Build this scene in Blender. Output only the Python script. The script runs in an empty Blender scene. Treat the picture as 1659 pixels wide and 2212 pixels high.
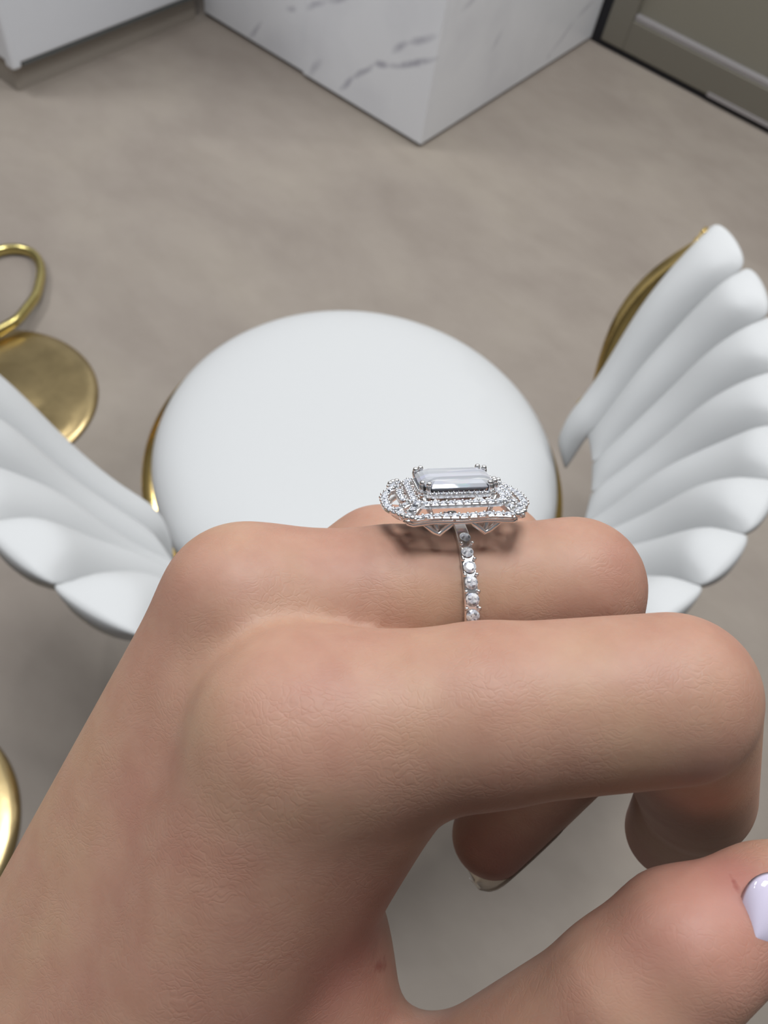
import bpy, bmesh, math, random
import numpy as np
from mathutils import Vector, Matrix

# ------------------------------------------------------------------ camera, world, lights, exposure
scene = bpy.context.scene
COL = scene.collection
scene.view_settings.view_transform = 'Standard'
scene.view_settings.look = 'None'
scene.view_settings.gamma = 1.0
scene.view_settings.use_curve_mapping = False
scene.view_settings.exposure = -0.2
scene.cycles.use_denoising = True
scene.cycles.max_bounces = 12
scene.cycles.transmission_bounces = 10
scene.cycles.sample_clamp_indirect = 6.0
scene.cycles.caustics_reflective = False
scene.cycles.caustics_refractive = False

# rows: right, up, back of the hand-held phone camera (looking 57 degrees down, rolled 14 degrees)
CR = Vector((0.766142, 0.629616, 0.128880))
CU = Vector((-0.591807, 0.612982, 0.523467))
CB = Vector((0.250583, -0.477322, 0.842243))
EYE = Vector((0.0, 0.0, 1.27))
HANDFRAME = Matrix(((CR.x, CU.x, CB.x, EYE.x), (CR.y, CU.y, CB.y, EYE.y), (CR.z, CU.z, CB.z, EYE.z), (0, 0, 0, 1)))

cam = bpy.data.cameras.new('phone_camera')
camo = bpy.data.objects.new('phone_camera', cam)
COL.objects.link(camo)
camo.matrix_world = HANDFRAME
cam.sensor_fit = 'VERTICAL'
cam.sensor_height = 36.0
cam.lens = 36.0 * 1661.0 / 2212.0
cam.clip_start = 0.005
cam.clip_end = 60
cam.dof.use_dof = True
cam.dof.focus_distance = 0.089
cam.dof.aperture_fstop = 46.0
scene.camera = camo

w = bpy.data.worlds.new('shop_world')
scene.world = w
w.use_nodes = True
wn = w.node_tree
bg = wn.nodes['Background']
tc = wn.nodes.new('ShaderNodeTexCoord')
sep = wn.nodes.new('ShaderNodeSeparateXYZ')
rmp = wn.nodes.new('ShaderNodeValToRGB')
rmp.color_ramp.elements[0].position = 0.45
rmp.color_ramp.elements[0].color = (0.20, 0.18, 0.165, 1)
rmp.color_ramp.elements[1].position = 1.0
rmp.color_ramp.elements[1].color = (0.72, 0.74, 0.78, 1)
mp = wn.nodes.new('ShaderNodeMath'); mp.operation = 'MULTIPLY_ADD'
mp.inputs[1].default_value = 0.5; mp.inputs[2].default_value = 0.5
wn.links.new(tc.outputs['Generated'], sep.inputs[0])
wn.links.new(sep.outputs['Z'], mp.inputs[0])
wn.links.new(mp.outputs[0], rmp.inputs[0])
wn.links.new(rmp.outputs[0], bg.inputs['Color'])
bg.inputs['Strength'].default_value = 0.30


def ceiling_lamp(name, x, y, size, energy, col=(1, 0.97, 0.94), z=2.75):
    l = bpy.data.lights.new(name, 'AREA')
    l.shape = 'SQUARE'; l.size = size; l.energy = energy; l.color = col
    o = bpy.data.objects.new(name, l)
    COL.objects.link(o); o.location = (x, y, z)
    return o


COOL = (0.95, 0.975, 1.0)
ceiling_lamp('ceiling_panel_light', -2.60, 0.10, 0.6, 30, COOL)
ceiling_lamp('ceiling_panel_light', -0.45, 0.40, 0.6, 34, COOL)
ceiling_lamp('ceiling_panel_light', 0.05, 2.20, 0.6, 26, COOL)
for sx_, sy_, e_ in ((-0.55, 1.25, 7), (-1.85, 1.15, 6), (0.75, 1.75, 6), (-0.45, 2.35, 7), (1.5, 2.35, 6), (-2.3, -0.55, 6)):
    ceiling_lamp('ceiling_spot_light', sx_, sy_, 0.10, e_, (1, 0.99, 0.97))


# ------------------------------------------------------------------ helpers
def link(o, parent=None):
    COL.objects.link(o)
    if parent is not None:
        o.parent = parent
    return o


def tag(o, label=None, cat=None, group=None, kind=None):
    if label: o['label'] = label
    if cat: o['category'] = cat
    if group: o['group'] = group
    if kind: o['kind'] = kind
    return o


def empty(name, loc=(0, 0, 0), mat=None):
    o = bpy.data.objects.new(name, None)
    o.empty_display_size = 0.02
    link(o)
    if mat is not None: o.matrix_world = mat
    else: o.location = loc
    return o


def mesh_obj(name, verts, faces, mat, parent=None, smooth=True):
    me = bpy.data.meshes.new(name)
    me.from_pydata([tuple(v) for v in verts], [], [tuple(f) for f in faces])
    me.validate()
    bm = bmesh.new(); bm.from_mesh(me)
    bmesh.ops.recalc_face_normals(bm, faces=bm.faces)
    bm.to_mesh(me); bm.free()
    if smooth:
        me.polygons.foreach_set('use_smooth', [True] * len(me.polygons))
    me.materials.append(mat)
    return link(bpy.data.objects.new(name, me), parent)


def again(o, parent, M):
    c = o.copy(); COL.objects.link(c)
    c.parent = parent
    c.matrix_local = M
    return c


def box(name, lo, hi, mat, parent=None, bevel=0.0, segs=2):
    bm = bmesh.new()
    bmesh.ops.create_cube(bm, size=1)
    for v in bm.verts:
        v.co = Vector([(lo[i] + hi[i]) / 2 + v.co[i] * (hi[i] - lo[i]) for i in range(3)])
    if bevel:
        bmesh.ops.bevel(bm, geom=list(bm.edges), offset=bevel, segments=segs, affect='EDGES', profile=0.5)
    me = bpy.data.meshes.new(name); bm.to_mesh(me); bm.free()
    me.materials.append(mat)
    return link(bpy.data.objects.new(name, me), parent)


def lathe(name, prof, mat, parent=None, n=96, loc=(0, 0, 0), smooth=True):
    vs, fs = [], []
    for (r, z) in prof:
        for k in range(n):
            a = 2 * math.pi * k / n
            vs.append((loc[0] + r * math.cos(a), loc[1] + r * math.sin(a), loc[2] + z))
    for i in range(len(prof) - 1):
        for k in range(n):
            fs.append((i * n + k, i * n + (k + 1) % n, (i + 1) * n + (k + 1) % n, (i + 1) * n + k))
    fs.append(tuple(range(n)))
    fs.append(tuple((len(prof) - 1) * n + k for k in range(n)))
    return mesh_obj(name, vs, fs, mat, parent, smooth)


def sweep(path, prof, closed=True, up=Vector((0, 0, 1))):
    """A closed 2-D profile (side, up) swept along a 3-D path; returns verts, faces."""
    P = [Vector(p) for p in path]; n = len(P); m = len(prof)
    vs, fs = [], []
    for i in range(n):
        a = P[(i - 1) % n] if closed or i > 0 else P[i]
        b = P[(i + 1) % n] if closed or i < n - 1 else P[i]
        t = (b - a).normalized()
        s = t.cross(up).normalized(); u = s.cross(t)
        for (x, y) in prof: vs.append(P[i] + s * x + u * y)
    for i in range(n if closed else n - 1):
        j = (i + 1) % n
        for k in range(m):
            fs.append((i * m + k, i * m + (k + 1) % m, j * m + (k + 1) % m, j * m + k))
    if not closed:
        fs.append(tuple(range(m))); fs.append(tuple((n - 1) * m + k for k in range(m)))
    return vs, fs


def circ_prof(r, n=10, ry=None):
    return [(r * math.cos(2 * math.pi * k / n), (ry or r) * math.sin(2 * math.pi * k / n)) for k in range(n)]


# ------------------------------------------------------------------ materials
def new_mat(name):
    m = bpy.data.materials.new(name); m.use_nodes = True
    return m, m.node_tree.nodes, m.node_tree.links, m.node_tree.nodes['Principled BSDF']


def simple(name, col, rough=0.5, metal=0.0, **kw):
    m, N, L, p = new_mat(name)
    p.inputs['Base Color'].default_value = (*col, 1)
    p.inputs['Roughness'].default_value = rough
    p.inputs['Metallic'].default_value = metal
    for k, v in kw.items(): p.inputs[k.replace('_', ' ')].default_value = v
    return m


def noise(N, L, vec, scale, detail=4, rough=0.5, dist=0.0):
    t = N.new('ShaderNodeTexNoise')
    t.inputs['Scale'].default_value = scale; t.inputs['Detail'].default_value = detail
    t.inputs['Roughness'].default_value = rough; t.inputs['Distortion'].default_value = dist
    if vec is not None: L.new(vec, t.inputs['Vector'])
    return t


def ramp(N, L, fac, stops):
    r = N.new('ShaderNodeValToRGB')
    e = r.color_ramp.elements
    while len(e) < len(stops): e.new(0.5)
    for q, (p, c) in zip(e, stops):
        q.position = p; q.color = (*c, 1) if len(c) == 3 else c
    L.new(fac, r.inputs[0])
    return r


def mixc(N, L, fac, a, b, mode='MIX'):
    m = N.new('ShaderNodeMix'); m.data_type = 'RGBA'; m.blend_type = mode
    for s, v in ((m.inputs['Factor'], fac), (m.inputs[6], a), (m.inputs[7], b)):
        if isinstance(v, (int, float)): s.default_value = v
        elif isinstance(v, tuple): s.default_value = (*v, 1)
        else: L.new(v, s)
    return m.outputs[2]


def floor_material():
    m, N, L, p = new_mat('cloudy_taupe_vinyl')
    g = N.new('ShaderNodeNewGeometry').outputs['Position']
    mp = N.new('ShaderNodeMapping'); mp.inputs['Rotation'].default_value = (0, 0, 0.55)
    mp.inputs['Scale'].default_value = (0.75, 1.15, 1)
    L.new(g, mp.inputs['Vector'])
    a = noise(N, L, mp.outputs[0], 2.6, 5, 0.55, 0.4)
    b = noise(N, L, mp.outputs[0], 9.0, 4, 0.6, 0.2)
    c1 = ramp(N, L, a.outputs['Fac'], [(0.3, (0.285, 0.243, 0.210)), (0.5, (0.325, 0.281, 0.242)), (0.72, (0.360, 0.314, 0.266))])
    c2 = ramp(N, L, b.outputs['Fac'], [(0.32, (0.93, 0.925, 0.92)), (0.6, (1.0, 1.0, 1.0))])
    L.new(mixc(N, L, 1.0, c1.outputs[0], c2.outputs[0], 'MULTIPLY'), p.inputs['Base Color'])
    p.inputs['Roughness'].default_value = 0.62
    p.inputs['Specular IOR Level'].default_value = 0.25
    return m


def marble_material():
    m, N, L, p = new_mat('white_veined_marble')
    g = N.new('ShaderNodeNewGeometry').outputs['Position']
    mp = N.new('ShaderNodeMapping'); mp.inputs['Rotation'].default_value = (0.5, 0.65, 0.3)
    L.new(g, mp.inputs['Vector'])
    n = noise(N, L, g, 9.0, 5, 0.6)
    dsp = N.new('ShaderNodeVectorMath'); dsp.operation = 'MULTIPLY_ADD'
    dsp.inputs[1].default_value = (0.030, 0.030, 0.030)
    L.new(n.outputs['Color'], dsp.inputs[0]); L.new(g, dsp.inputs[2])
    off = N.new('ShaderNodeVectorMath'); off.operation = 'SUBTRACT'; off.inputs[1].default_value = (0.015, 0.015, 0.015)
    L.new(dsp.outputs[0], off.inputs[0])
    vv = None
    for a, b, r, s in VEINS:
        a = Vector(a); b = Vector(b)
        q = N.new('ShaderNodeMapping'); q.vector_type = 'TEXTURE'
        q.inputs['Location'].default_value = (a + b) / 2
        q.inputs['Rotation'].default_value = (b - a).to_track_quat('X', 'Z').to_euler()
        q.inputs['Scale'].default_value = ((b - a).length / 2 * 1.35, r, r) if abs(a.y - b.y) < 0.01 else ((b - a).length / 2 * 1.35, r, r)
        L.new(off.outputs[0], q.inputs['Vector'])
        le = N.new('ShaderNodeVectorMath'); le.operation = 'LENGTH'
        L.new(q.outputs[0], le.inputs[0])
        o = ramp(N, L, le.outputs['Value'], [(0.0, (s, s, s)), (0.45, (s * 0.55,) * 3), (1.0, (0, 0, 0))]).outputs[0]
        vv = o if vv is None else mixc(N, L, 1.0, vv, o, 'LIGHTEN')
    cl = noise(N, L, g, 4.0, 3)
    cr_ = ramp(N, L, cl.outputs['Fac'], [(0.5, (0, 0, 0)), (0.75, (0.16, 0.16, 0.16))])
    vv = mixc(N, L, 1.0, vv, cr_.outputs[0], 'ADD')
    L.new(mixc(N, L, vv, (0.82, 0.835, 0.87), (0.30, 0.30, 0.37)), p.inputs['Base Color'])
    p.inputs['Roughness'].default_value = 0.3
    return m


def leather_material():
    m, N, L, p = new_mat('white_soft_leather')
    g = N.new('ShaderNodeTexCoord').outputs['Object']
    n = noise(N, L, g, 700, 2)
    b = N.new('ShaderNodeBump'); b.inputs['Strength'].default_value = 0.12; b.inputs['Distance'].default_value = 0.0005
    L.new(n.outputs['Fac'], b.inputs['Height']); L.new(b.outputs[0], p.inputs['Normal'])
    p.inputs['Base Color'].default_value = (0.565, 0.572, 0.575, 1)
    p.inputs['Roughness'].default_value = 0.48
    p.inputs['Specular IOR Level'].default_value = 0.3
    return m


def brass_material(name, col, rough, bump=0.0):
    m, N, L, p = new_mat(name)
    g = N.new('ShaderNodeTexCoord').outputs['Object']
    n = noise(N, L, g, 18, 4)
    c = ramp(N, L, n.outputs['Fac'], [(0.35, tuple(x * 0.8 for x in col)), (0.65, col)])
    L.new(c.outputs[0], p.inputs['Base Color'])
    p.inputs['Metallic'].default_value = 1.0
    p.inputs['Roughness'].default_value = rough
    if bump:
        b = N.new('ShaderNodeBump'); b.inputs['Strength'].default_value = bump; b.inputs['Distance'].default_value = 0.004
        L.new(n.outputs['Fac'], b.inputs['Height']); L.new(b.outputs[0], p.inputs['Normal'])
    return m


def skin_material():
    m, N, L, p = new_mat('warm_skin')
    g = N.new('ShaderNodeTexCoord').outputs['Object']
    n1 = noise(N, L, g, 70, 4, 0.55)
    n2 = noise(N, L, g, 260, 4, 0.6)
    c1 = ramp(N, L, n1.outputs['Fac'], [(0.33, (0.385, 0.205, 0.150)), (0.5, (0.415, 0.240, 0.172)), (0.68, (0.43, 0.265, 0.180))])
    c2 = ramp(N, L, n2.outputs['Fac'], [(0.3, (0.93, 0.89, 0.87)), (0.65, (1, 1, 1))])
    col = mixc(N, L, 1.0, c1.outputs[0], c2.outputs[0], 'MULTIPLY')
    # flushed red: thumb tip and finger pads; shade on the web painted as a dark red patch; scratches on the web and at the thumb nail

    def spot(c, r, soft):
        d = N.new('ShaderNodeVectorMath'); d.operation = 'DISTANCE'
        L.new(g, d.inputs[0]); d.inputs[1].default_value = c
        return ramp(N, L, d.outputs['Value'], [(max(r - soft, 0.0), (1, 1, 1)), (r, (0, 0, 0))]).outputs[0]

    def streak(a, b, r):
        a = Vector(a); b = Vector(b)
        mp = N.new('ShaderNodeMapping'); mp.vector_type = 'TEXTURE'
        mp.inputs['Location'].default_value = (a + b) / 2
        q = (b - a).to_track_quat('X', 'Z').to_euler()
        mp.inputs['Rotation'].default_value = q
        mp.inputs['Scale'].default_value = ((b - a).length / 2, r, 0.014)
        L.new(g, mp.inputs['Vector'])
        nn = noise(N, L, g, 900, 3)
        le = N.new('ShaderNodeVectorMath'); le.operation = 'LENGTH'
        L.new(mp.outputs[0], le.inputs[0])
        ad = N.new('ShaderNodeMath'); ad.operation = 'ADD'
        L.new(le.outputs['Value'], ad.inputs[0]); L.new(nn.outputs['Fac'], ad.inputs[1])
        return ramp(N, L, ad.outputs[0], [(0.55, (1, 1, 1)), (1.35, (0, 0, 0))]).outputs[0]
    for c, r, s, f in FLUSH_AND_SHADE:
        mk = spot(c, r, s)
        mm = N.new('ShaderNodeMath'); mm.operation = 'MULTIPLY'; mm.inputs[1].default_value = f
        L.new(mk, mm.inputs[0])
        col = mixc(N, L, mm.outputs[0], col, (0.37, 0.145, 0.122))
    for a, b, r in SCRATCH:
        mk = streak(a, b, r)
        mm = N.new('ShaderNodeMath'); mm.operation = 'MULTIPLY'; mm.inputs[1].default_value = 0.65
        L.new(mk, mm.inputs[0])
        col = mixc(N, L, mm.outputs[0], col, (0.20, 0.028, 0.022))
    L.new(col, p.inputs['Base Color'])
    p.inputs['Roughness'].default_value = 0.52
    p.inputs['Specular IOR Level'].default_value = 0.35
    p.inputs['Subsurface Weight'].default_value = 0.28
    p.inputs['Subsurface Radius'].default_value = (1.0, 0.33, 0.2)
    p.inputs['Subsurface Scale'].default_value = 0.0035
    # fine cross-hatched skin lines, pores, soft folds
    dn = noise(N, L, g, 160, 3)
    dv = mixc(N, L, 0.008, g, dn.outputs['Color'])
    mp = N.new('ShaderNodeMapping'); mp.inputs['Scale'].default_value = (0.6, 1.0, 1.0)
    mp.inputs['Rotation'].default_value = (0, 0, 0.5)
    L.new(dv, mp.inputs['Vector'])
    v = N.new('ShaderNodeTexVoronoi'); v.feature = 'DISTANCE_TO_EDGE'; v.inputs['Scale'].default_value = 1500
    L.new(mp.outputs[0], v.inputs['Vector'])
    vr = ramp(N, L, v.outputs['Distance'], [(0.0, (0, 0, 0)), (0.16, (1, 1, 1))])
    pm = noise(N, L, g, 120, 2)
    pr_ = ramp(N, L, pm.outputs['Fac'], [(0.38, (0.05, 0.05, 0.05)), (0.66, (0.7, 0.7, 0.7))])
    vm = mixc(N, L, pr_.outputs[0], (0.5, 0.5, 0.5), vr.outputs[0])
    n3 = noise(N, L, g, 500, 3, 0.5)
    n4 = noise(N, L, mp.outputs[0], 2600, 2)
    s = N.new('ShaderNodeMath'); s.operation = 'MULTIPLY_ADD'; s.inputs[1].default_value = 0.8
    L.new(n3.outputs['Fac'], s.inputs[0]); L.new(vm, s.inputs[2])
    s2 = N.new('ShaderNodeMath'); s2.operation = 'MULTIPLY_ADD'; s2.inputs[1].default_value = 0.6
    L.new(n4.outputs['Fac'], s2.inputs[0]); L.new(s.outputs[0], s2.inputs[2])
    b = N.new('ShaderNodeBump'); b.inputs['Strength'].default_value = 0.24; b.inputs['Distance'].default_value = 0.00012
    L.new(s2.outputs[0], b.inputs['Height']); L.new(b.outputs[0], p.inputs['Normal'])
    return m


PAINTED_GLINTS = [(0.0, (0.30, 0.31, 0.34)), (0.16, (0.66, 0.68, 0.74)), (0.40, (0.95, 0.97, 1.0)), (0.66, (0.74, 0.78, 0.92)), (0.78, (1.0, 1.0, 1.0)), (0.95, (0.96, 0.91, 0.80))]  # glitter of the small stones, painted as bright and dark cells
PAINTED_STREAKS = [(0.0, (0.60, 0.62, 0.66)), (0.3, (0.80, 0.82, 0.85)), (0.55, (0.70, 0.72, 0.80)), (0.75, (1.0, 1.0, 1.0)), (1.0, (0.78, 0.80, 0.95))]  # light streaks in the centre stone, painted as grey, white and bluish bands


def diamond_material(name, gloss, scatter, cells=None):
    m = bpy.data.materials.new(name); m.use_nodes = True
    N, L = m.node_tree.nodes, m.node_tree.links
    N.clear()
    out = N.new('ShaderNodeOutputMaterial')
    prev = None
    for c, ior in (((1, 0, 0), 2.37), ((0, 1, 0), 2.42), ((0, 0, 1), 2.49)):
        r = N.new('ShaderNodeBsdfGlass'); r.inputs['Color'].default_value = (*c, 1)
        r.inputs['IOR'].default_value = ior; r.inputs['Roughness'].default_value = 0.0
        if prev is None: prev = r.outputs[0]
        else:
            a = N.new('ShaderNodeAddShader'); L.new(prev, a.inputs[0]); L.new(r.outputs[0], a.inputs[1]); prev = a.outputs[0]
    gl = N.new('ShaderNodeBsdfGlossy'); gl.inputs['Roughness'].default_value = 0.02
    gl.inputs['Color'].default_value = (0.94, 0.95, 1, 1)
    mx = N.new('ShaderNodeMixShader'); mx.inputs[0].default_value = gloss
    L.new(prev, mx.inputs[1]); L.new(gl.outputs[0], mx.inputs[2])
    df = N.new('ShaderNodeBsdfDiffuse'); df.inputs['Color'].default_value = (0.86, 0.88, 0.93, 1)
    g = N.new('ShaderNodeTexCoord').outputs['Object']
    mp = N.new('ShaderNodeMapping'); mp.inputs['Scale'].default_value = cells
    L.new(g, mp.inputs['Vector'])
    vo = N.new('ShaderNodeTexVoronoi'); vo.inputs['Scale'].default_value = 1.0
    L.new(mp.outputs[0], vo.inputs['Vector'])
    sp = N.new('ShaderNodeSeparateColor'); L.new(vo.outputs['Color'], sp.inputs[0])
    fc = ramp(N, L, sp.outputs[0], PAINTED_GLINTS if cells[0] > 1 else PAINTED_STREAKS)
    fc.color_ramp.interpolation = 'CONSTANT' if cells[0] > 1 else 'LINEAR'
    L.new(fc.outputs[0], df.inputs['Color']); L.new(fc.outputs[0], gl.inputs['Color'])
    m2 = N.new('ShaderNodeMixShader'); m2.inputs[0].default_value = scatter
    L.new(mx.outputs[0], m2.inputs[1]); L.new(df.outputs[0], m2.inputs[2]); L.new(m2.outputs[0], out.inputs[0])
    return m


VEINS = [((-1.3644, 1.7165, 0.0332), (-1.3255, 1.7165, 0.0865), 0.011, 0.95), ((-1.3255, 1.7165, 0.0865), (-1.2557, 1.7165, 0.1503), 0.011, 0.95), ((-1.2557, 1.7165, 0.1503), (-1.2066, 1.7165, 0.1671), 0.011, 0.95), ((-1.2066, 1.7165, 0.1671), (-1.064, 1.7165, 0.2497), 0.011, 0.95), ((-1.2023, 1.7165, 0.2061), (-1.1589, 1.7165, 0.2479), 0.012, 0.7), ((-1.1589, 1.7165, 0.2479), (-1.0823, 1.7165, 0.2958), 0.012, 0.7), ((-1.734, 1.724, 0.0171), (-1.6818, 1.724, 0.0779), 0.01, 0.7), ((-1.5846, 1.724, 0.1533), (-1.5503, 1.724, 0.1742), 0.01, 0.55), ((-1.5065, 1.7165, 0.1948), (-1.4339, 1.7165, 0.2351), 0.011, 0.6), ((-1.4339, 1.7165, 0.2351), (-1.353, 1.7165, 0.2813), 0.011, 0.6), ((-1.4851, 1.7165, 0.0188), (-1.4446, 1.7165, 0.0789), 0.014, 0.5), ((-1.066, 2.3689, 0.0312), (-1.066, 2.3877, 0.0466), 0.012, 0.5), ((-1.066, 2.3877, 0.0466), (-1.066, 2.4982, 0.1182), 0.012, 0.5), ((-1.066, 2.4982, 0.1182), (-1.066, 2.5958, 0.1456), 0.012, 0.5), ((-1.066, 1.9963, 0.1781), (-1.066, 2.0284, 0.2237), 0.016, 0.35), ((-1.066, 1.7982, 0.3416), (-1.066, 1.8693, 0.3647), 0.014, 0.4)]
FLUSH_AND_SHADE = [((-0.00442, -0.04808, -0.082), 0.02, 0.018, 0.6), ((0.02976, -0.03999, -0.076), 0.013, 0.011, 0.5), ((0.04184, -0.04814, -0.112), 0.009, 0.008, 0.6), ((0.02019, -0.05181, -0.124), 0.014, 0.01, 0.7), ((0.03479, -0.03675, -0.075), 0.005, 0.0045, 0.8)]  # first spot paints shade on the thumb web, the others are flushed skin
SCRATCH = [((-0.00836, -0.04722, -0.086), (-0.00588, -0.04598, -0.086), 0.0009), ((-0.00236, -0.05028, -0.088), (0.00174, -0.0554, -0.089), 0.0013), ((0.03375, -0.03442, -0.072), (0.03401, -0.03724, -0.072), 0.0007)]

M = dict(
    floor=floor_material(), marble=marble_material(), leather=leather_material(),
    cabinet=simple('white_gloss_lacquer', (0.74, 0.76, 0.80), 0.25),
    cabinet_trim=simple('dark_grey_trim', (0.10, 0.11, 0.11), 0.4),
    plinth=simple('brown_grey_plinth', (0.31, 0.275, 0.235), 0.6),
    gap=simple('black_gasket', (0.008, 0.008, 0.012), 0.6),
    grout=simple('shadow_grey_base', (0.17, 0.155, 0.15), 0.8),
    frame=simple('taupe_metal_frame', (0.215, 0.200, 0.165), 0.45, 0.2),
    bead=simple('pale_glazing_bead', (0.42, 0.40, 0.41), 0.3, 0.3),
    glass=simple('olive_reflection_glass', (0.25, 0.235, 0.19), 0.12),  # olive tone paints the reflections in the pane
    brass=brass_material('polished_brass', (0.83, 0.60, 0.22), 0.16),
    brass_dish=brass_material('polished_brass_dish', (0.56, 0.43, 0.22), 0.30, 0.25),
    brass_old=brass_material('pale_brushed_brass', (0.74, 0.62, 0.25), 0.24),
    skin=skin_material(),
    nail=simple('lavender_gel_polish', (0.60, 0.55, 0.68), 0.08, 0, Coat_Weight=0.8),
    nail_bare=simple('natural_nail', (0.90, 0.80, 0.68), 0.35, 0, Transmission_Weight=0.75, IOR=1.2),
    platinum=simple('white_gold', (0.92, 0.915, 0.915), 0.22, 1.0),
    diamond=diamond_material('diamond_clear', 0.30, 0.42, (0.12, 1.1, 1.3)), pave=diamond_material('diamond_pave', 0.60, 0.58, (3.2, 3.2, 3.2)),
)

# ------------------------------------------------------------------ floor and walls
FT = 0.02
fl = mesh_obj('floor', [(-6, -5, 0), (5, -5, 0), (5, 6, 0), (-6, 6, 0), (-6, -5, -0.05), (5, -5, -0.05), (5, 6, -0.05), (-6, 6, -0.05)],
              [(0, 1, 2, 3), (7, 6, 5, 4), (0, 4, 5, 1), (1, 5, 6, 2), (2, 6, 7, 3), (3, 7, 4, 0)], M['floor'], None, False)
tag(fl, kind='structure', label='cloudy taupe vinyl floor')

# marble-clad corner pillar: core with tiles of its own on two faces, a recessed dark base strip below
wall = box('wall_marble', (-1.925, 1.735, 0.0), (-1.085, 2.70, 2.9), M['grout'])
tag(wall, kind='structure', label='marble clad corner wall with a shadow gap at the floor')
Z1 = 0.012
box('tile', (-1.925, 1.724, Z1), (-1.5115, 1.7355, 1.2), M['marble'], wall, 0.0012)
box('tile', (-1.5095, 1.7165, Z1), (-1.066, 1.7355, 1.2), M['marble'], wall, 0.0012)
box('tile', (-1.925, 1.724, 1.202), (-1.5115, 1.7355, 2.4), M['marble'], wall, 0.0012)
box('tile', (-1.5095, 1.7165, 1.202), (-1.066, 1.7355, 2.4), M['marble'], wall, 0.0012)
box('tile', (-1.086, 1.7365, Z1), (-1.066, 2.667, 1.2), M['marble'], wall, 0.0012)
box('tile', (-1.086, 1.7365, 1.202), (-1.066, 2.667, 2.4), M['marble'], wall, 0.0012)

# framed glass door, its reflections painted as an olive pane, to the right of the marble
door = box('door_1', (-1.02, 2.70, 0.0), (0.9, 2.74, 2.3), M['gap'])
tag(door, kind='structure', label='glass door with painted olive reflection in a taupe metal frame beside the marble wall')
box('bottom_gasket', (-1.066, 2.672, 0.0), (0.9, 2.70, 0.018), M['gap'], door)
box('side_gasket', (-1.066, 2.672, 0.018), (-1.032, 2.70, 2.3), M['gap'], door)
box('stile', (-1.030, 2.664, 0.020), (-0.945, 2.70, 2.3), M['frame'], door, 0.003)
box('rail', (-0.945, 2.664, 0.020), (0.9, 2.70, 0.112), M['frame'], door, 0.003)
box('glazing_bead', (-0.945, 2.672, 0.112), (0.9, 2.70, 0.128), M['bead'], door, 0.003)
box('threshold_strip', (-0.62, 2.660, 0.018), (0.9, 2.666, 0.030), M['bead'], door, 0.001)
box('pane', (-0.945, 2.690, 0.128), (0.9, 2.70, 2.3), M['glass'], door)

# white display counter at the far left
cab = empty('display_counter', (-2.2, 1.4, 0))
tag(cab, 'white glossy display counter with a dark bottom edge beside the marble wall', 'counter')
def cpart(*a, **k):
    o = box(*a, **k); o.parent = cab; o.matrix_parent_inverse = Matrix.Translation((2.2, -1.4, 0)); return o
cpart('body', (-2.9, 1.045, 0.080), (-1.905, 1.69, 0.95), M['cabinet'], bevel=0.008, segs=3)
cpart('bottom_trim', (-2.885, 1.075, 0.071), (-1.908, 1.69, 0.0795), M['cabinet_trim'])
cpart('plinth', (-2.85, 1.055, 0.0), (-1.930, 1.69, 0.071), M['plinth'])
cpart('corner_post', (-1.935, 1.042, 0.070), (-1.903, 1.070, 0.95), M['cabinet'], bevel=0.006)
cpart('countertop', (-2.92, 1.03, 0.95), (-1.89, 1.70, 0.975), M['cabinet'], bevel=0.004)

# ------------------------------------------------------------------ white shell chair
CX, CY = -0.330, 0.525
AX0 = 45.0      # angle of the chair's right-hand axis in the room
chair = empty('shell_chair', (CX, CY, 0))
tag(chair, 'white leather tub chair with channel-tufted shell back and gold band round its seat', 'chair')
# seat cushion, gold band, frame, pedestal
prof = [(0.0, 0.472), (0.06, 0.4715), (0.12, 0.470), (0.17, 0.467), (0.21, 0.461), (0.242, 0.452), (0.267, 0.438), (0.278, 0.420), (0.274, 0.404), (0.262, 0.394), (0.0, 0.394)]
seat = lathe('seat', [(max(r, 0.0005), z) for r, z in prof], M['leather'], chair, 128)
sub = seat.modifiers.new('s', 'SUBSURF'); sub.levels = 1; sub.render_levels = 1
lathe('seat_band', [(0.260, 0.352), (0.289, 0.354), (0.291, 0.358), (0.291, 0.396), (0.288, 0.400), (0.260, 0.400)], M['brass'], chair, 128)
lathe('pedestal', [(0.10, 0.352), (0.05, 0.33), (0.03, 0.25), (0.028, 0.08), (0.045, 0.03), (0.20, 0.012), (0.205, 0.004), (0.20, 0.0)], M['brass'], chair, 64)

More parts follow.
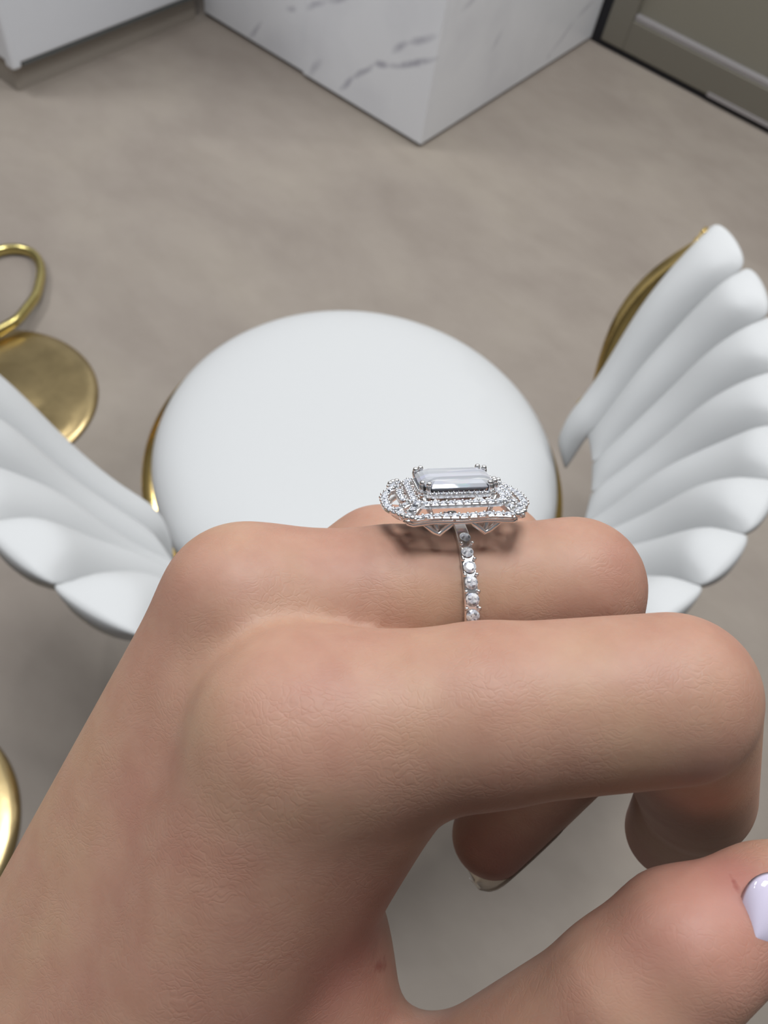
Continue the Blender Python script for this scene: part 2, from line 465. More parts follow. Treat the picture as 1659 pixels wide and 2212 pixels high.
BASEHALF, TOPHALF, BASER, TOPR, MID = 83.0, 96.0, 83.0, 91.0, -75.5
def shell_pt(phi, v, off=0.0):
    """A point of the flaring shell: phi -1..1 from the left front edge round the back to the right front edge, v 0 base .. 1 rim."""
    vv = max(v, -0.4)
    hb, ht = (BASER, TOPR) if phi > 0 else (BASEHALF, TOPHALF)
    ang = math.radians(MID + AX0 + phi * (hb + (ht - hb) * vv))
    r = 0.301 + SH_R * max(vv, 0.0) ** 0.85 + 0.03 * min(vv, 0) - off * 0.94
    z = 0.487 + SH_Z * vv + off * 0.30
    return Vector((r * math.cos(ang) + SHX * max(vv, 0), r * math.sin(ang) + SHY * max(vv, 0), z))
SH_R, SH_Z, SHX, SHY = 0.157, 0.213, -0.035, 0.018
NCH = 18
rng = random.Random(4)
for i in range(NCH):
    f0 = -1 + 2 * i / NCH; f1 = -1 + 2 * (i + 1) / NCH
    end = i in (0, NCH - 1)
    v0 = -0.32 if end else 0.0
    nu, nv = 9, 16
    vs, fs = [], []
    amp = rng.uniform(0.9, 1.1)
    ph = rng.uniform(0, 6)
    sgn = 1 if i >= NCH / 2 else -1
    for side in (0, 1):
        for b in range(nv + 1):
            t = b / nv
            for a in range(nu + 1):
                s = -1 + 2 * a / nu
                bulge = max(1 - abs(s) ** 2.2, 0.0) ** 0.62
                vtop = 1.0 + 0.040 * bulge
                v = v0 + (vtop - v0) * t
                fm = (f0 + f1) / 2 + s * (f1 - f0) / 2 * (1.0 if not end else 1.0)
                swirl = sgn * 0.030 * math.sin(math.pi * min(max(v, 0), 1)) * (0 if end and False else 1)
                endround = (math.sin(math.pi * min(max(t, 0.0), 1.0)) ** 0.28) if 0 < t < 1 else 0.0
                th = 0.003 + 0.042 * amp * bulge * endround * (0.50 + 0.50 * t ** 1.5)
                th *= 1 + 0.10 * math.sin(9 * t + ph)
                if side: th = -0.020 * bulge * endround * (0.4 + 0.6 * t)
                vs.append(shell_pt(fm + swirl, v, th))
    q = (nu + 1) * (nv + 1)
    for side in (0, 1):
        for b in range(nv):
            for a in range(nu):
                k = side * q + b * (nu + 1) + a
                fs.append((k, k + 1, k + nu + 2, k + nu + 1))
    loop = [a for a in range(nu + 1)] + [b * (nu + 1) + nu for b in range(1, nv + 1)] + [nv * (nu + 1) + a for a in range(nu - 1, -1, -1)] + [b * (nu + 1) for b in range(nv - 1, 0, -1)]
    for k in range(len(loop)):
        a, b = loop[k], loop[(k + 1) % len(loop)]
        fs.append((a, b, b + q, a + q))
    o = mesh_obj('back_channel', vs, fs, M['leather'], chair)
    sm = o.modifiers.new('s', 'SUBSURF'); sm.levels = 1; sm.render_levels = 1
# gold outer shell behind the channels
vs, fs = [], []
NU, NV = 96, 14
for side in (0, 1):
    for b in range(NV + 1):
        for a in range(NU + 1):
            phi = -1 + 2 * a / NU
            vb = 0.02 + 0.94 * b / NV
            edge = max(abs(phi) - 0.80, 0) / 0.20
            vb = 0.02 + (0.66 + 0.28 * edge) * b / NV
            phi *= 1.01 + 0.115 * edge * math.sin(math.pi * (b / NV) ** 0.7)
            vs.append(shell_pt(phi, vb, -0.017 - 0.008 * edge * math.sin(math.pi * b / NV) - 0.005 * side))
q = (NU + 1) * (NV + 1)
for side in (0, 1):
    for b in range(NV):
        for a in range(NU):
            k = side * q + b * (NU + 1) + a
            fs.append((k, k + 1, k + NU + 2, k + NU + 1))
loop = [a for a in range(NU + 1)] + [b * (NU + 1) + NU for b in range(1, NV + 1)] + [NV * (NU + 1) + a for a in range(NU - 1, -1, -1)] + [b * (NU + 1) for b in range(NV - 1, 0, -1)]
for k in range(len(loop)):
    a, b = loop[k], loop[(k + 1) % len(loop)]
    fs.append((a, b, b + q, a + q))
mesh_obj('outer_shell', vs, fs, M['brass'], chair)
# edge trim rods up the two front edges and small clips on them
for sgn in (1, -1):
    path = [shell_pt(sgn * 1.02, v / 10, -0.008) for v in range(-2, 10)]
    v_, f_ = sweep(path, circ_prof(0.004, 8), False, Vector((0.3, 0.2, 1)))
    mesh_obj('edge_trim', v_, f_, M['brass'], chair)
    for v in (0.62, 0.94):
        c = shell_pt(sgn * 1.003, v, 0.0)
        o = box('clip', (c.x - 0.006, c.y - 0.006, c.z - 0.006), (c.x + 0.006, c.y + 0.006, c.z + 0.008), M['brass'], chair, 0.002)
# brackets carrying the back from the band
for ang in (-140, -110, -75.5, -40):
    a = math.radians(ang + AX0)
    p0 = Vector((0.28 * math.cos(a), 0.28 * math.sin(a), 0.372)); p1 = Vector((0.325 * math.cos(a), 0.325 * math.sin(a), 0.40)); p2 = Vector((0.332 * math.cos(a), 0.322 * math.sin(a), 0.52))
    v_, f_ = sweep([p0, p1, p2], circ_prof(0.006, 8), False, Vector((math.sin(a), -math.cos(a), 0.01)))
    mesh_obj('bracket', v_, f_, M['brass'], chair)

# ------------------------------------------------------------------ brass furniture bases
def pedestal_table(x, y, label, r=0.185):
    t = empty('pedestal_side_table', (x, y, 0))
    tag(t, label, 'side table')
    lathe('base_plate', [(0.0005, 0.016), (0.03, 0.016), (0.06, 0.0145), (0.075, 0.012), (0.09, 0.0115), (0.12, 0.0125), (0.15, 0.012), (0.172, 0.010), (0.182, 0.006), (r, 0.002), (r - 0.004, 0.0)], M['brass_dish'], t, 96)
    lathe('column', [(0.022, 0.012), (0.016, 0.03), (0.014, 0.2), (0.014, 0.52), (0.03, 0.54)], M['brass'], t, 32)
    lathe('tray_top', [(0.0005, 0.540), (0.11, 0.540), (0.118, 0.543), (0.122, 0.556), (0.118, 0.557), (0.112, 0.547), (0.0005, 0.546)], M['brass'], t, 64)
    return t
pedestal_table(-1.101, 0.389, 'brass pedestal table with polished round base plate behind the left wing of the white chair')
pedestal_table(-0.550, -0.214, 'brass pedestal table whose base plate edge shows beside the wrist')
hoop_pts = [(-1.4391, 0.6401, 0.0125), (-1.4209, 0.67, 0.0125), (-1.3928, 0.6853, 0.0125), (-1.3608, 0.6817, 0.0128), (-1.3264, 0.6632, 0.0157), (-1.2959, 0.6369, 0.0189), (-1.2637, 0.6024, 0.0228), (-1.2447, 0.5689, 0.0259), (-1.2269, 0.5313, 0.0292), (-1.2236, 0.498, 0.0305), (-1.224, 0.4709, 0.0305), (-1.2276, 0.4465, 0.0305), (-1.2538, 0.4281, 0.0305), (-1.2933, 0.4294, 0.0305), (-1.3263, 0.4461, 0.0279), (-1.3645, 0.4926, 0.0228), (-1.4012, 0.5445, 0.0176), (-1.4394, 0.5989, 0.0125)]
hp = []
nH = len(hoop_pts)
for i in range(nH):
    p0, p1, p2, p3 = [Vector(hoop_pts[(i + k) % nH]) for k in (-1, 0, 1, 2)]
    for s in range(4):
        t = s / 4
        hp.append(0.5 * ((2 * p1) + (p2 - p0) * t + (2 * p0 - 5 * p1 + 4 * p2 - p3) * t * t + (3 * p1 - p0 - 3 * p2 + p3) * t ** 3))
v_, f_ = sweep([(p.x, p.y, p.z) for p in hp], circ_prof(0.0095, 12, 0.0125), True)
tag(mesh_obj('brass_hoop', v_, f_, M['brass_old']), 'bent brass hoop lying on the floor next to a polished round base plate', 'hoop')

# ------------------------------------------------------------------ the hand: one continuous surface from an implicit model (millimetres, phone-centred frame)
HAND = [
    ('palm', 6, [(-8.65, -23.31, -80.0, 10.4), (-28.69, -71.2, -90.0, 13.0)]),
    ('palm', 6, [(-16.41, -11.29, -91.0, 9.2), (-44.52, -64.06, -100.0, 12.0)]),
    ('palm', 7, [(-17.04, -23.52, -90.0, 9.3), (-36.77, -67.5, -95.5, 13.0)]),
    ('palm', 6, [(-14.27, -15.87, -108.0, 8.2), (-47.59, -73.07, -113.0, 11.0)]),
    ('palm', 6, [(-8.78, -25.27, -122.0, 7.2), (-42.94, -83.34, -121.0, 11.0)]),
    ('palm', 7, [(-28.69, -71.2, -90.0, 13.0), (-44.52, -65.86, -100.0, 12.0)]),
    ('palm', 6, [(-11.6, -29.58, -92.0, 8.0), (-16.06, -18.72, -99.0, 7.0)]),
    ('palm', 7, [(-12.83, -34.51, -89.0, 10.0), (-12.98, -56.29, -96.0, 11.5), (-13.68, -75.93, -99.0, 13.0)]),
    ('palm', 5, [(-2.46, -29.01, -82.5, 8.6), (-9.73, -43.02, -90.0, 9.4)]),
    ('palm', 8, [(-11.98, -55.71, -95.0, 11.0), (-9.22, -71.9, -96.0, 12.0)]),
    ('palm', 8, [(-29.33, -72.78, -92.0, 13.0), (-89.65, -131.08, -112.0, 18.0), (-168.3, -230.75, -120.0, 23.0)]),
    ('palm', 8, [(-45.48, -76.33, -108.0, 12.0), (-112.23, -132.3, -126.0, 18.0), (-201.52, -243.34, -135.0, 23.0)]),
    ('palm', 8, [(-12.23, -76.74, -97.0, 13.0), (-34.89, -92.96, -100.0, 16.0)]),
    ('index', 4, [(-8.65, -23.31, -80.0, 10.4), (10.42, -20.51, -78.5, 9.0)]),
    ('index', 2.5, [(10.42, -20.51, -78.5, 9.0), (28.9, -18.83, -78.0, 8.6)]),
    ('index', 1.0, [(30.27, -18.86, -79.5, 8.2), (40.08, -35.7, -99.0, 7.4)]),
    ('index', 1.2, [(40.89, -37.34, -101.0, 7.2), (43.71, -48.53, -117.0, 6.8)]),
    ('middle', 4, [(-16.41, -11.29, -91.0, 9.2), (1.16, -10.53, -94.0, 8.7)]),
    ('middle', 2.5, [(1.16, -10.53, -94.0, 8.7), (23.97, -9.46, -97.0, 8.6)]),
    ('middle', 2.0, [(23.97, -9.46, -97.0, 8.5), (30.23, -32.53, -114.0, 7.3)]),
    ('middle', 2.0, [(30.23, -32.53, -114.0, 7.3), (17.58, -52.18, -124.0, 6.6)]),
    ('ring', 4, [(-14.27, -15.87, -108.0, 8.2), (-0.63, -7.55, -110.0, 8.0), (15.54, -6.68, -112.0, 8.2)]),
    ('ring', 2, [(15.54, -6.68, -112.0, 8.2), (21.62, -30.36, -128.0, 7.0), (8.23, -42.09, -136.0, 6.3)]),
    ('little', 4, [(-8.78, -25.27, -122.0, 7.2), (12.93, -22.3, -126.0, 6.8), (15.83, -37.72, -138.0, 6.0), (6.03, -45.65, -142.0, 5.5)]),
    ('thumb', 6, [(-29.65, -75.25, -93.0, 13.0), (8.7, -72.82, -90.0, 11.0)]),
    ('thumb', 5, [(8.7, -72.82, -90.0, 11.0), (25.38, -49.4, -78.0, 7.8)]),
    ('thumb', 4, [(25.38, -49.4, -78.0, 7.8), (29.96, -43.25, -76.5, 7.0)]),
    ('thumb', 3, [(29.96, -43.25, -76.5, 7.0), (39.0, -40.01, -78.0, 5.7), (47.33, -39.31, -81.0, 5.4)]),
]
#   each: (group, k, [(x, y, z, r), ...])   a chain of round cones


def round_cone(P, a, b, r1, r2):
    ba = b - a; l2 = float(ba @ ba); rr = r1 - r2; a2 = l2 - rr * rr; il2 = 1.0 / l2
    pa = P - a; y = pa @ ba; z = y - l2
    d = pa * l2 - y[..., None] * ba
    x2 = np.einsum('...i,...i', d, d)
    y2 = y * y * l2; z2 = z * z * l2
    k = np.sign(rr) * rr * rr * x2
    o = (np.sqrt(x2 * a2 * il2) + y * rr) * il2 - r1
    c1 = np.sign(z) * a2 * z2 > k
    c2 = np.sign(y) * a2 * y2 < k
    o = np.where(c2, np.sqrt(x2 + y2) * il2 - r1, o)
    o = np.where(c1, np.sqrt(x2 + z2) * il2 - r2, o)
    return o


def smin(a, b, k):
    h = np.maximum(k - np.abs(a - b), 0) / k
    return np.minimum(a, b) - h * h * h * k / 6.0


def grow_hand(H=0.75):
    lo = np.array([-228.5, -270.3, -162.0], float); hi = np.array([56.7, 5.5, -65.4], float)
    n = np.ceil((hi - lo) / H).astype(int) + 1
    ax = [lo[i] + H * np.arange(n[i]) for i in range(3)]
    groups = {}
    BIG = 25.0
    for gname, k, chain in HAND:
        F = groups.get(gname)
        if F is None:
            F = groups[gname] = np.full(n, BIG, np.float32)
        for (p, q) in zip(chain[:-1], chain[1:]):
            a = np.array(p[:3]); b = np.array(q[:3])
            m = max(p[3], q[3]) + 13
            s = np.maximum(np.floor((np.minimum(a, b) - m - lo) / H).astype(int), 0)
            e = np.minimum(np.ceil((np.maximum(a, b) + m - lo) / H).astype(int) + 1, n)
            if (e <= s).any(): continue
            G = np.stack(np.meshgrid(*[ax[i][s[i]:e[i]] for i in range(3)], indexing='ij'), -1)
            d = round_cone(G, a, b, p[3], q[3]).astype(np.float32)
            sl = tuple(slice(s[i], e[i]) for i in range(3))
            F[sl] = smin(F[sl], d, k)
    palm = groups.pop('palm')
    tot = palm.copy()
    for g, F in groups.items():
        kk = {'thumb': 9.0, 'index': 7.0}.get(g, 6.0)
        tot = smin(tot, smin(palm, F, kk), 1.2)
    return surface_nets(tot, lo, H)


def surface_nets(S, lo, H):
    ins = S < 0
    nx, ny, nz = S.shape
    acc = np.zeros((nx - 1, ny - 1, nz - 1, 3), np.float32); cnt = np.zeros((nx - 1, ny - 1, nz - 1), np.float32)
    corner = [(i, j, k) for i in (0, 1) for j in (0, 1) for k in (0, 1)]
    for A in corner:
        for d in range(3):
            if A[d]: continue
            B = list(A); B[d] = 1
            sa = S[A[0]:nx - 1 + A[0], A[1]:ny - 1 + A[1], A[2]:nz - 1 + A[2]]
            sb = S[B[0]:nx - 1 + B[0], B[1]:ny - 1 + B[1], B[2]:nz - 1 + B[2]]
            cr = (sa < 0) != (sb < 0)
            t = np.where(cr, sa / np.where(cr, sa - sb, 1), 0)
            for c in range(3):
                acc[..., c] += np.where(cr, A[c] + (t if c == d else 0), 0)
            cnt += cr
    act = cnt > 0
    idx = np.full(act.shape, -1, np.int64); idx[act] = np.arange(act.sum())
    base = np.argwhere(act).astype(np.float32)
    V = base + acc[act] / cnt[act][:, None]
    quads = []
    for d in range(3):
        o1, o2 = [(1, 2), (2, 0), (0, 1)][d]
        sl0 = [slice(1, S.shape[i] - 1) for i in range(3)]; sl1 = list(sl0)
        sl0[d] = slice(0, S.shape[d] - 1); sl1[d] = slice(1, S.shape[d])
        a = ins[tuple(sl0)]; b = ins[tuple(sl1)]
        e = np.argwhere(a != b)
        flip = a[a != b]
        off = np.ones(3, int); off[d] = 0
        e = e + off
        def cell(u, v):
            c = e.copy(); c[:, o1] -= u; c[:, o2] -= v
            return idx[c[:, 0], c[:, 1], c[:, 2]]
        q = np.stack([cell(0, 0), cell(1, 0), cell(1, 1), cell(0, 1)], 1)
        q[~flip] = q[~flip][:, ::-1]
        quads.append(q)
    F = np.concatenate(quads)
    F = F[(F >= 0).all(1)]
    # smooth a little, then pull back to the surface by the sampled field
    E = np.concatenate([F[:, [0, 1]], F[:, [1, 2]], F[:, [2, 3]], F[:, [3, 0]]])
    gr = np.gradient(S)

    def samp(A, p):
        i = np.clip(np.floor(p).astype(int), 0, np.array(S.shape) - 2); f = p - i
        out = 0
        for c in corner:
            wgt = np.prod([f[:, k] if c[k] else 1 - f[:, k] for k in range(3)], 0)
            out = out + wgt * A[i[:, 0] + c[0], i[:, 1] + c[1], i[:, 2] + c[2]]
        return out
    for it in range(3):
        W = np.zeros_like(V); C = np.zeros(len(V), np.float32)
        np.add.at(W, E[:, 0], V[E[:, 1]]); np.add.at(W, E[:, 1], V[E[:, 0]])
        np.add.at(C, E[:, 0], 1); np.add.at(C, E[:, 1], 1)
        V = 0.5 * V + 0.5 * W / C[:, None]
        s = samp(S, V); g = np.stack([samp(gr[k], V) for k in range(3)], 1)
        V = V - 0.8 * (s / np.maximum((g * g).sum(1), 0.15))[:, None] * g
    return V * H + lo, F


V, F = grow_hand()
me = bpy.data.meshes.new('hand')
me.vertices.add(len(V)); me.vertices.foreach_set('co', (V * 0.001).astype(np.float32).ravel())
me.loops.add(len(F) * 4); me.loops.foreach_set('vertex_index', F.astype(np.int32).ravel())
me.polygons.add(len(F)); me.polygons.foreach_set('loop_start', np.arange(0, len(F) * 4, 4, dtype=np.int32))
me.polygons.foreach_set('use_smooth', np.ones(len(F), bool))
me.update(calc_edges=True); me.validate()
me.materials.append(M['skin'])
hand = link(bpy.data.objects.new('hand', me))
hand.matrix_world = HANDFRAME
tag(hand, 'hand curled with its thumb pressed to the index fingertip, a diamond ring on one finger', 'person')
print('hand verts', len(V))


def nail(name, base, tip, normal, width, mat, arch=0.42, ext=1.0):
    """A curved nail plate (mm): base and tip on its midline, normal out of the finger."""
    base = Vector(base); tip = Vector(tip); nrm = Vector(normal).normalized()
    t = (tip - base); Ln = t.length; t.normalize()
    s = t.cross(nrm).normalized(); nrm = s.cross(t).normalized()
    nu, nv = 14, 22
    vs, fs = [], []
    for lay in (0, 1):
        for b in range(nv + 1):
            q = b / nv
            q = q ** 1.4
            wd = width * math.sqrt(max(1 - (max(0.30 - q, 0) / 0.30) ** 2.4, 0.004)) * math.sqrt(max(1 - (max(q - 0.72, 0) / 0.28) ** 2.2, 0.02))
            for a in range(nu + 1):
                u = -1 + 2 * a / nu
                hgt = -arch * width * u * u - 0.10 * width * (2 * q - 1) ** 2
                p = base + t * (q * Ln * (1 - 0.10 * u * u * (q - 0.5))) + s * (u * wd) + nrm * (hgt - lay * 0.5)
                vs.append(p * 0.001)
    qn = (nu + 1) * (nv + 1)
    for lay in (0, 1):
        for b in range(nv):
            for a in range(nu):
                k = lay * qn + b * (nu + 1) + a
                fs.append((k, k + 1, k + nu + 2, k + nu + 1))
    loop = [a for a in range(nu + 1)] + [b * (nu + 1) + nu for b in range(1, nv + 1)] + [nv * (nu + 1) + a for a in range(nu - 1, -1, -1)] + [b * (nu + 1) for b in range(nv - 1, 0, -1)]
    for k in range(len(loop)):
        a, b = loop[k], loop[(k + 1) % len(loop)]
        fs.append((a, b, b + qn, a + qn))
    return mesh_obj(name, vs, fs, mat, hand)


nail('finger_nail', (32.43, -41.14, -119.24), (16.17, -62.93, -130.08), (0.862, -0.391, -0.323), 6.0, M['nail_bare'], 0.42)
nail('thumb_nail', (34.36, -39.49, -70.6), (44.54, -37.93, -72.5), (0.12, -0.08, 1), 4.6, M['nail'], 0.42)

# ------------------------------------------------------------------ the ring (millimetres)
RM = ((0.99389, -0.11041, 0.0, 8.83654), (0.03755, 0.33806, 0.94038, -10.12342), (-0.10383, -0.93463, 0.34014, -95.0), (0, 0, 0, 1))
ring = empty('diamond_ring', mat=HANDFRAME @ Matrix.Scale(0.001, 4) @ Matrix(RM))
tag(ring, 'white gold diamond ring with a tiered openwork halo, worn on the hand', 'ring')


def gem_mesh(r=0.5):
    """Round brilliant: table, star and main crown facets, girdle, pavilion."""
    vs = []
    for k in range(8):
        a = math.pi / 4 * k + math.pi / 8; vs.append((0.56 * r * math.cos(a), 0.56 * r * math.sin(a), 0.34 * r))
    for k in range(8):
        a = math.pi / 4 * k; vs.append((0.8 * r * math.cos(a), 0.8 * r * math.sin(a), 0.2 * r))
    for k in range(16):
        a = math.pi / 8 * k; vs.append((r * math.cos(a), r * math.sin(a), 0.0))
    vs.append((0, 0, -0.85 * r))
    fs = [tuple(range(8))]
    for k in range(8):
        fs.append((k, 8 + (k + 1) % 8, (k + 1) % 8))
        fs.append((8 + k, k, (k - 1) % 8))
        g = 16 + 2 * k
        fs.append((8 + k, g, 16 + (2 * k + 1) % 16)); fs.append((8 + k, 16 + (2 * k - 1) % 16, g))
        fs.append((8 + k, 16 + (2 * k + 1) % 16, k)); fs.append((8 + (k + 1) % 8, k, 16 + (2 * k + 1) % 16))
    for k in range(16): fs.append((16 + (k + 1) % 16, 16 + k, 32))
    return vs, fs


def gem(name, r, mat, parent):
    v_, f_ = gem_mesh(r)
    return mesh_obj(name, v_, f_, mat, parent, False)


GEMS = {}
def put_gem(parent, r, p, n, spin):
    z = Vector(n).normalized(); x = Vector((1, 0.13, 0.21)).cross(z).normalized(); y = z.cross(x)
    Mx = Matrix(((x.x, y.x, z.x, p[0]), (x.y, y.y, z.y, p[1]), (x.z, y.z, z.z, p[2]), (0, 0, 0, 1))) @ Matrix.Rotation(spin, 4, 'Z')
    tilt = Matrix.Rotation(grng.uniform(-0.12, 0.12), 4, 'X') @ Matrix.Rotation(grng.uniform(-0.12, 0.12), 4, 'Y')
    key = round(r, 2)
    if key not in GEMS:
        GEMS[key] = gem('diamond', r, M['pave'], parent)
        GEMS[key].matrix_local = Mx @ tilt
        return GEMS[key]
    return again(GEMS[key], parent, Mx @ tilt)
grng = random.Random(7)


def ball_mesh(pts, r, seg=6):
    vs, fs = [], []
    for p in pts:
        b0 = len(vs)
        rows = 4
        for i in range(1, rows):
            th = math.pi * i / rows
            for k in range(seg):
                a = 2 * math.pi * k / seg
                vs.append((p[0] + r * math.sin(th) * math.cos(a), p[1] + r * math.sin(th) * math.sin(a), p[2] + r * math.cos(th)))
        vs.append((p[0], p[1], p[2] + r)); vs.append((p[0], p[1], p[2] - r))
        t, bt = len(vs) - 2, len(vs) - 1
        for i in range(rows - 2):
            for k in range(seg):
                fs.append((b0 + i * seg + k, b0 + i * seg + (k + 1) % seg, b0 + (i + 1) * seg + (k + 1) % seg, b0 + (i + 1) * seg + k))
        for k in range(seg):
            fs.append((t, b0 + (k + 1) % seg, b0 + k)); fs.append((bt, b0 + (rows - 2) * seg + k, b0 + (rows - 2) * seg + (k + 1) % seg))
    return vs, fs


def resample(path, step, closed=True):
    P = [Vector(p) for p in path]
    if closed: P = P + [P[0]]
    L = [0.0]
    for a, b in zip(P[:-1], P[1:]): L.append(L[-1] + (b - a).length)
    n = max(2, round(L[-1] / step))
    out = []
    for i in range(n if closed else n + 1):
        s = L[-1] * i / n
        j = max(k for k in range(len(L) - 1) if L[k] <= s + 1e-9)
        f = (s - L[j]) / max(L[j + 1] - L[j], 1e-9)
        out.append(P[j].lerp(P[j + 1], f))
    return out, L[-1] / n


def pave_frame(name, path, width, height, gr, closed=True, step=None, label=None):
    """A white-gold rail along a path with a row of diamonds let into its top and two lines of beads."""
    fine, _ = resample(path, 0.35, closed)
    h = width / 2
    pr = [(-h, -height), (h, -height), (h, -0.10), (h * 0.8, 0.0), (-h * 0.8, 0.0), (-h, -0.10)]
    v_, f_ = sweep(fine, pr, closed)
    fr = mesh_obj(name, v_, f_, M['platinum'], ring, False)
    pts, st = resample(path, step or gr * 2.04, closed)
    beads = []
    n = len(pts)
    for i, p in enumerate(pts):
        a = pts[(i - 1) % n] if closed or i else p; b = pts[(i + 1) % n] if closed or i < n - 1 else p
        t = (b - a).normalized(); s = t.cross(Vector((0, 0, 1)))
        put_gem(fr, gr, (p.x, p.y, p.z + 0.05), (0, 0, 1), grng.uniform(0, 3))
        for sg in (-1, 1):
            q = p + t * st * 0.5 + s * sg * h * 0.86
            beads.append((q.x, q.y, q.z + 0.08))
    v_, f_ = ball_mesh(beads, 0.20)
    b = mesh_obj('bead_setting', v_, f_, M['platinum'], fr); b['kind'] = 'stuff'
    return fr


def cut_rect(hx, hy, c, z):
    return [(hx - c, -hy, z), (hx, -hy + c, z), (hx, hy - c, z), (hx - c, hy, z), (-hx + c, hy, z), (-hx, hy - c, z), (-hx, -hy + c, z), (-hx + c, -hy, z)]


# head: everything shifted to HX, HZ above the finger's axis
HX, HZ = -0.65, 12.5
def hd(pts): return [(p[0] * 0.90 + HX, p[1], p[2] + HZ) for p in pts]
# emerald cut centre stone
rings_ = [(3.35, 1.95, 0.75, 3.15), (3.95, 2.5, 0.95, 3.02), (4.5, 3.05, 1.15, 2.78), (4.85, 3.4, 1.3, 2.45), (4.85, 3.4, 1.3, 2.36), (4.1, 2.65, 1.05, 1.55), (3.2, 1.75, 0.8, 0.75), (2.3, 0.85, 0.45, 0.05)]
vs, fs = [], []
for (hx, hy, c, z) in rings_: vs += hd(cut_rect(hx, hy, c, z))
vs += hd([(1.6, 0, -0.45), (-1.6, 0, -0.45)])
fs.append(tuple(range(8)))
for i in range(len(rings_) - 1):
    for k in range(8): fs.append((i * 8 + k, i * 8 + (k + 1) % 8, (i + 1) * 8 + (k + 1) % 8, (i + 1) * 8 + k))
o8 = (len(rings_) - 1) * 8; kR = len(vs) - 2; kL = kR + 1
fs += [(o8 + 0, o8 + 1, kR), (o8 + 1, o8 + 2, kR), (o8 + 2, o8 + 3, kR), (o8 + 3, o8 + 4, kL, kR), (o8 + 4, o8 + 5, kL), (o8 + 5, o8 + 6, kL), (o8 + 6, o8 + 7, kL), (o8 + 7, o8 + 0, kR, kL)]
tag(mesh_obj('centre_stone', vs, fs, M['diamond'], ring, False), 'large clear emerald cut diamond')
# claws at the cut corners
for sx in (-1, 1):
    for sy in (-1, 1):
        for dx, dy in ((0.0, 0.55), (0.75, 0.0)):
            bx, by = sx * (4.62 - dx), sy * (3.2 - dy) 
            top = Vector((bx, by, 2.85)); 
            path = [Vector((bx * 0.86, by * 0.84, 0.9)), Vector((bx * 1.01, by * 1.01, 1.9)), Vector((bx * 1.035, by * 1.035, 2.5)), top]
            v_, f_ = sweep(hd(path), circ_prof(0.27, 8), False, Vector((sy, sx, 0.2)))
            v2, f2 = ball_mesh(hd([top]), 0.36, 10)
            k = len(v_); v_ = list(v_) + [Vector(p) for p in v2]; f_ = f_ + [tuple(x + k for x in f) for f in f2]
            mesh_obj('claw', v_, f_, M['platinum'], ring)
# basket halo, middle halo, outer openwork halo
pave_frame('basket_halo', hd(cut_rect(4.75, 3.35, 1.2, 1.75)), 0.62, 0.45, 0.29)
pave_frame('middle_halo', hd(cut_rect(5.75, 4.45, 1.0, 1.05)), 0.88, 0.5, 0.44)
quarter = [(0.0, -6.05), (1.6, -5.95), (3.1, -5.75), (4.4, -5.85), (5.6, -6.15), (6.7, -6.35), (7.25, -5.95), (7.35, -5.0), (7.7, -4.2), (8.4, -3.2), (8.85, -2.0), (9.0, -0.8)]
q1 = quarter
q2 = [(x, -y) for x, y in reversed(quarter)]
q3 = [(-x, -y) for x, y in quarter[1:]]
q4 = [(-x, y) for x, y in reversed(quarter)][:-1]
out_path = hd([(x, y, 0.05 - 0.012 * max(abs(x) - 5, 0) ** 2) for x, y in q1 + q2 + q3 + q4])
pave_frame('outer_halo', out_path, 1.0, 0.30, 0.49)
# diagonal arms and side scrolls between the halos
for sx in (-1, 1):
    for sy in (-1, 1):
        pave_frame('diagonal_arm', hd([(sx * 5.55, sy * 4.2, 0.95), (sx * 6.2, sy * 5.0, 0.55), (sx * 6.75, sy * 5.6, 0.12)]), 1.15, 0.6, 0.46, False)
        pave_frame('side_scroll', hd([(sx * 6.0, sy * 2.9, 0.95), (sx * 6.9, sy * 3.3, 0.6), (sx * 7.8, sy * 3.5, 0.2)]), 0.95, 0.6, 0.42, False)
        pts = hd([(sx * 7.15, sy * 6.35, 0.22), (sx * 6.55, sy * 6.7, 0.22), (sx * 7.6, sy * 5.8, 0.22)])
        v_, f_ = ball_mesh(pts, 0.36, 10)
        mesh_obj('corner_bead', v_, f_, M['platinum'], ring)
    pave_frame('side_bar', hd([(sx * 6.9, -1.7, 0.62), (sx * 7.05, 0, 0.62), (sx * 6.9, 1.7, 0.62)]), 0.8, 0.55, 0.38, False)
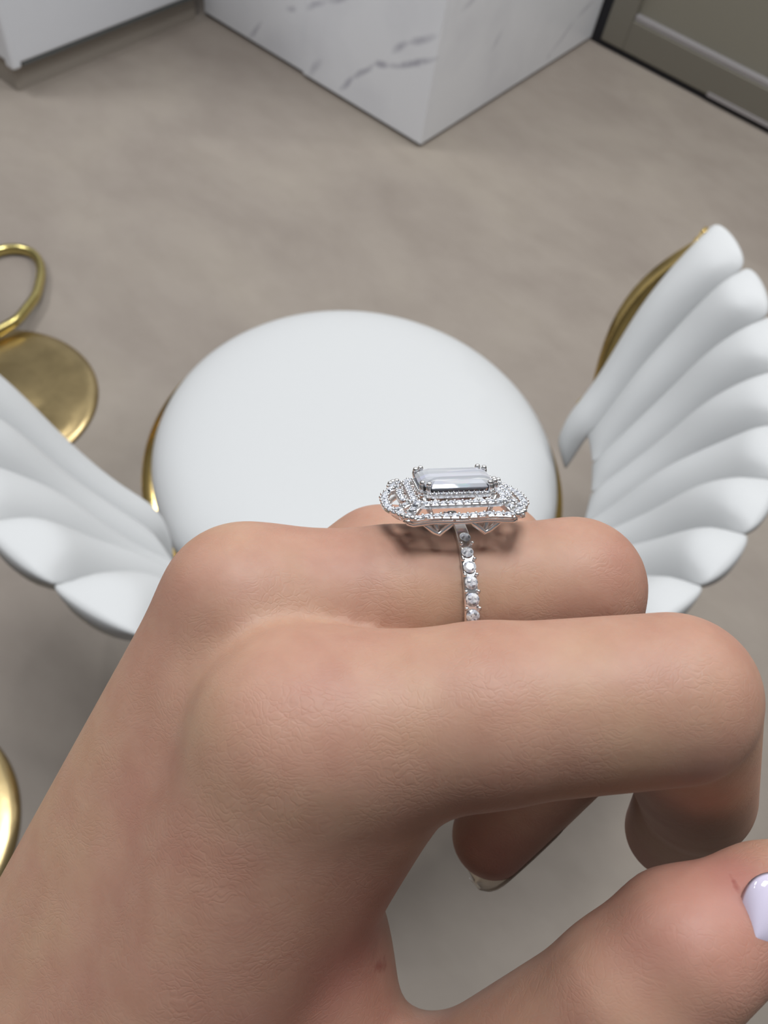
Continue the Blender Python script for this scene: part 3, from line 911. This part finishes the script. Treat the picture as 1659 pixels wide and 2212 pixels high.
# gallery under the head: pointed V wires front and back, plain under-rail
v_, f_ = sweep(hd([(x * 0.93 - 0.93 * HX * 0, y * 0.9, -0.95) for x, y in q1 + q2 + q3 + q4]), circ_prof(0.28, 8), True)
mesh_obj('under_rail', v_, f_, M['platinum'], ring)
for sy in (-1, 1):
    for sx in (-1, 1):
        path = hd([(sx * 5.2, sy * 5.2, -0.7), (sx * 3.6, sy * 5.35, -2.0), (sx * 2.9, sy * 5.4, -2.3), (sx * 1.7, sy * 5.35, -1.4), (sx * 0.9, sy * 5.3, -0.7)])
        v_, f_ = sweep(path, circ_prof(0.32, 8), False, Vector((0, 1, 0.05)))
        mesh_obj('gallery_wire', v_, f_, M['platinum'], ring)
        # struts up to the halos
        path = hd([(sx * 3.0, sy * 5.2, -2.0), (sx * 3.6, sy * 3.9, -0.6), (sx * 4.6, sy * 3.3, 1.4)])
        v_, f_ = sweep(path, circ_prof(0.3, 8), False, Vector((1, 0, 0.1)))
        mesh_obj('strut', v_, f_, M['platinum'], ring)
# band: hoop round the finger with a cathedral rise to the head
BR, BW, BT = 9.1, 0.9, 0.9
path = []
for k in range(96):
    a = 2 * math.pi * k / 96
    path.append(Vector((0, -BR * math.sin(a), BR * math.cos(a))))
pr = [(-BT / 2, -BW), (BT / 2 - 0.15, -BW), (BT / 2, -BW + 0.15), (BT / 2, BW - 0.15), (BT / 2 - 0.15, BW), (-BT / 2, BW)]
vs, fs = [], []
m = len(pr)
for k, p in enumerate(path):
    nrm = p.normalized()
    tw = 1.0 if p.z < 0 else 1.0 - 0.18 * (p.z / BR)
    for (x, y) in pr: vs.append(p + nrm * x + Vector((y * tw, 0, 0)))
for k in range(96):
    j = (k + 1) % 96
    for i in range(m): fs.append((k * m + i, k * m + (i + 1) % m, j * m + (i + 1) % m, j * m + i))
band = mesh_obj('band', vs, fs, M['platinum'], ring, False)
pr_pts = []
gr = 0.78
for sy in (-1, 1):
    for k in range(10):
        a = math.radians(24 + 11.0 * k)
        rr = BR + BT / 2 + 0.18
        if k == 0: rr += 0.35
        n = Vector((0, sy * math.sin(a), math.cos(a)))
        g_r = gr * (0.86 + 0.14 * min(k / 4, 1))
        p = n * rr
        put_gem(band, round(g_r, 2), p, n, grng.uniform(0, 3))
        a2 = a + math.radians(5.7)
        n2 = Vector((0, sy * math.sin(a2), math.cos(a2)))
        for sx in (-1, 1): pr_pts.append(n2 * (rr + 0.08) + Vector((sx * g_r * 0.92, 0, 0)))
v_, f_ = ball_mesh(pr_pts, 0.27, 8)
b = mesh_obj('prong_setting', v_, f_, M['platinum'], band); b['kind'] = 'stuff'
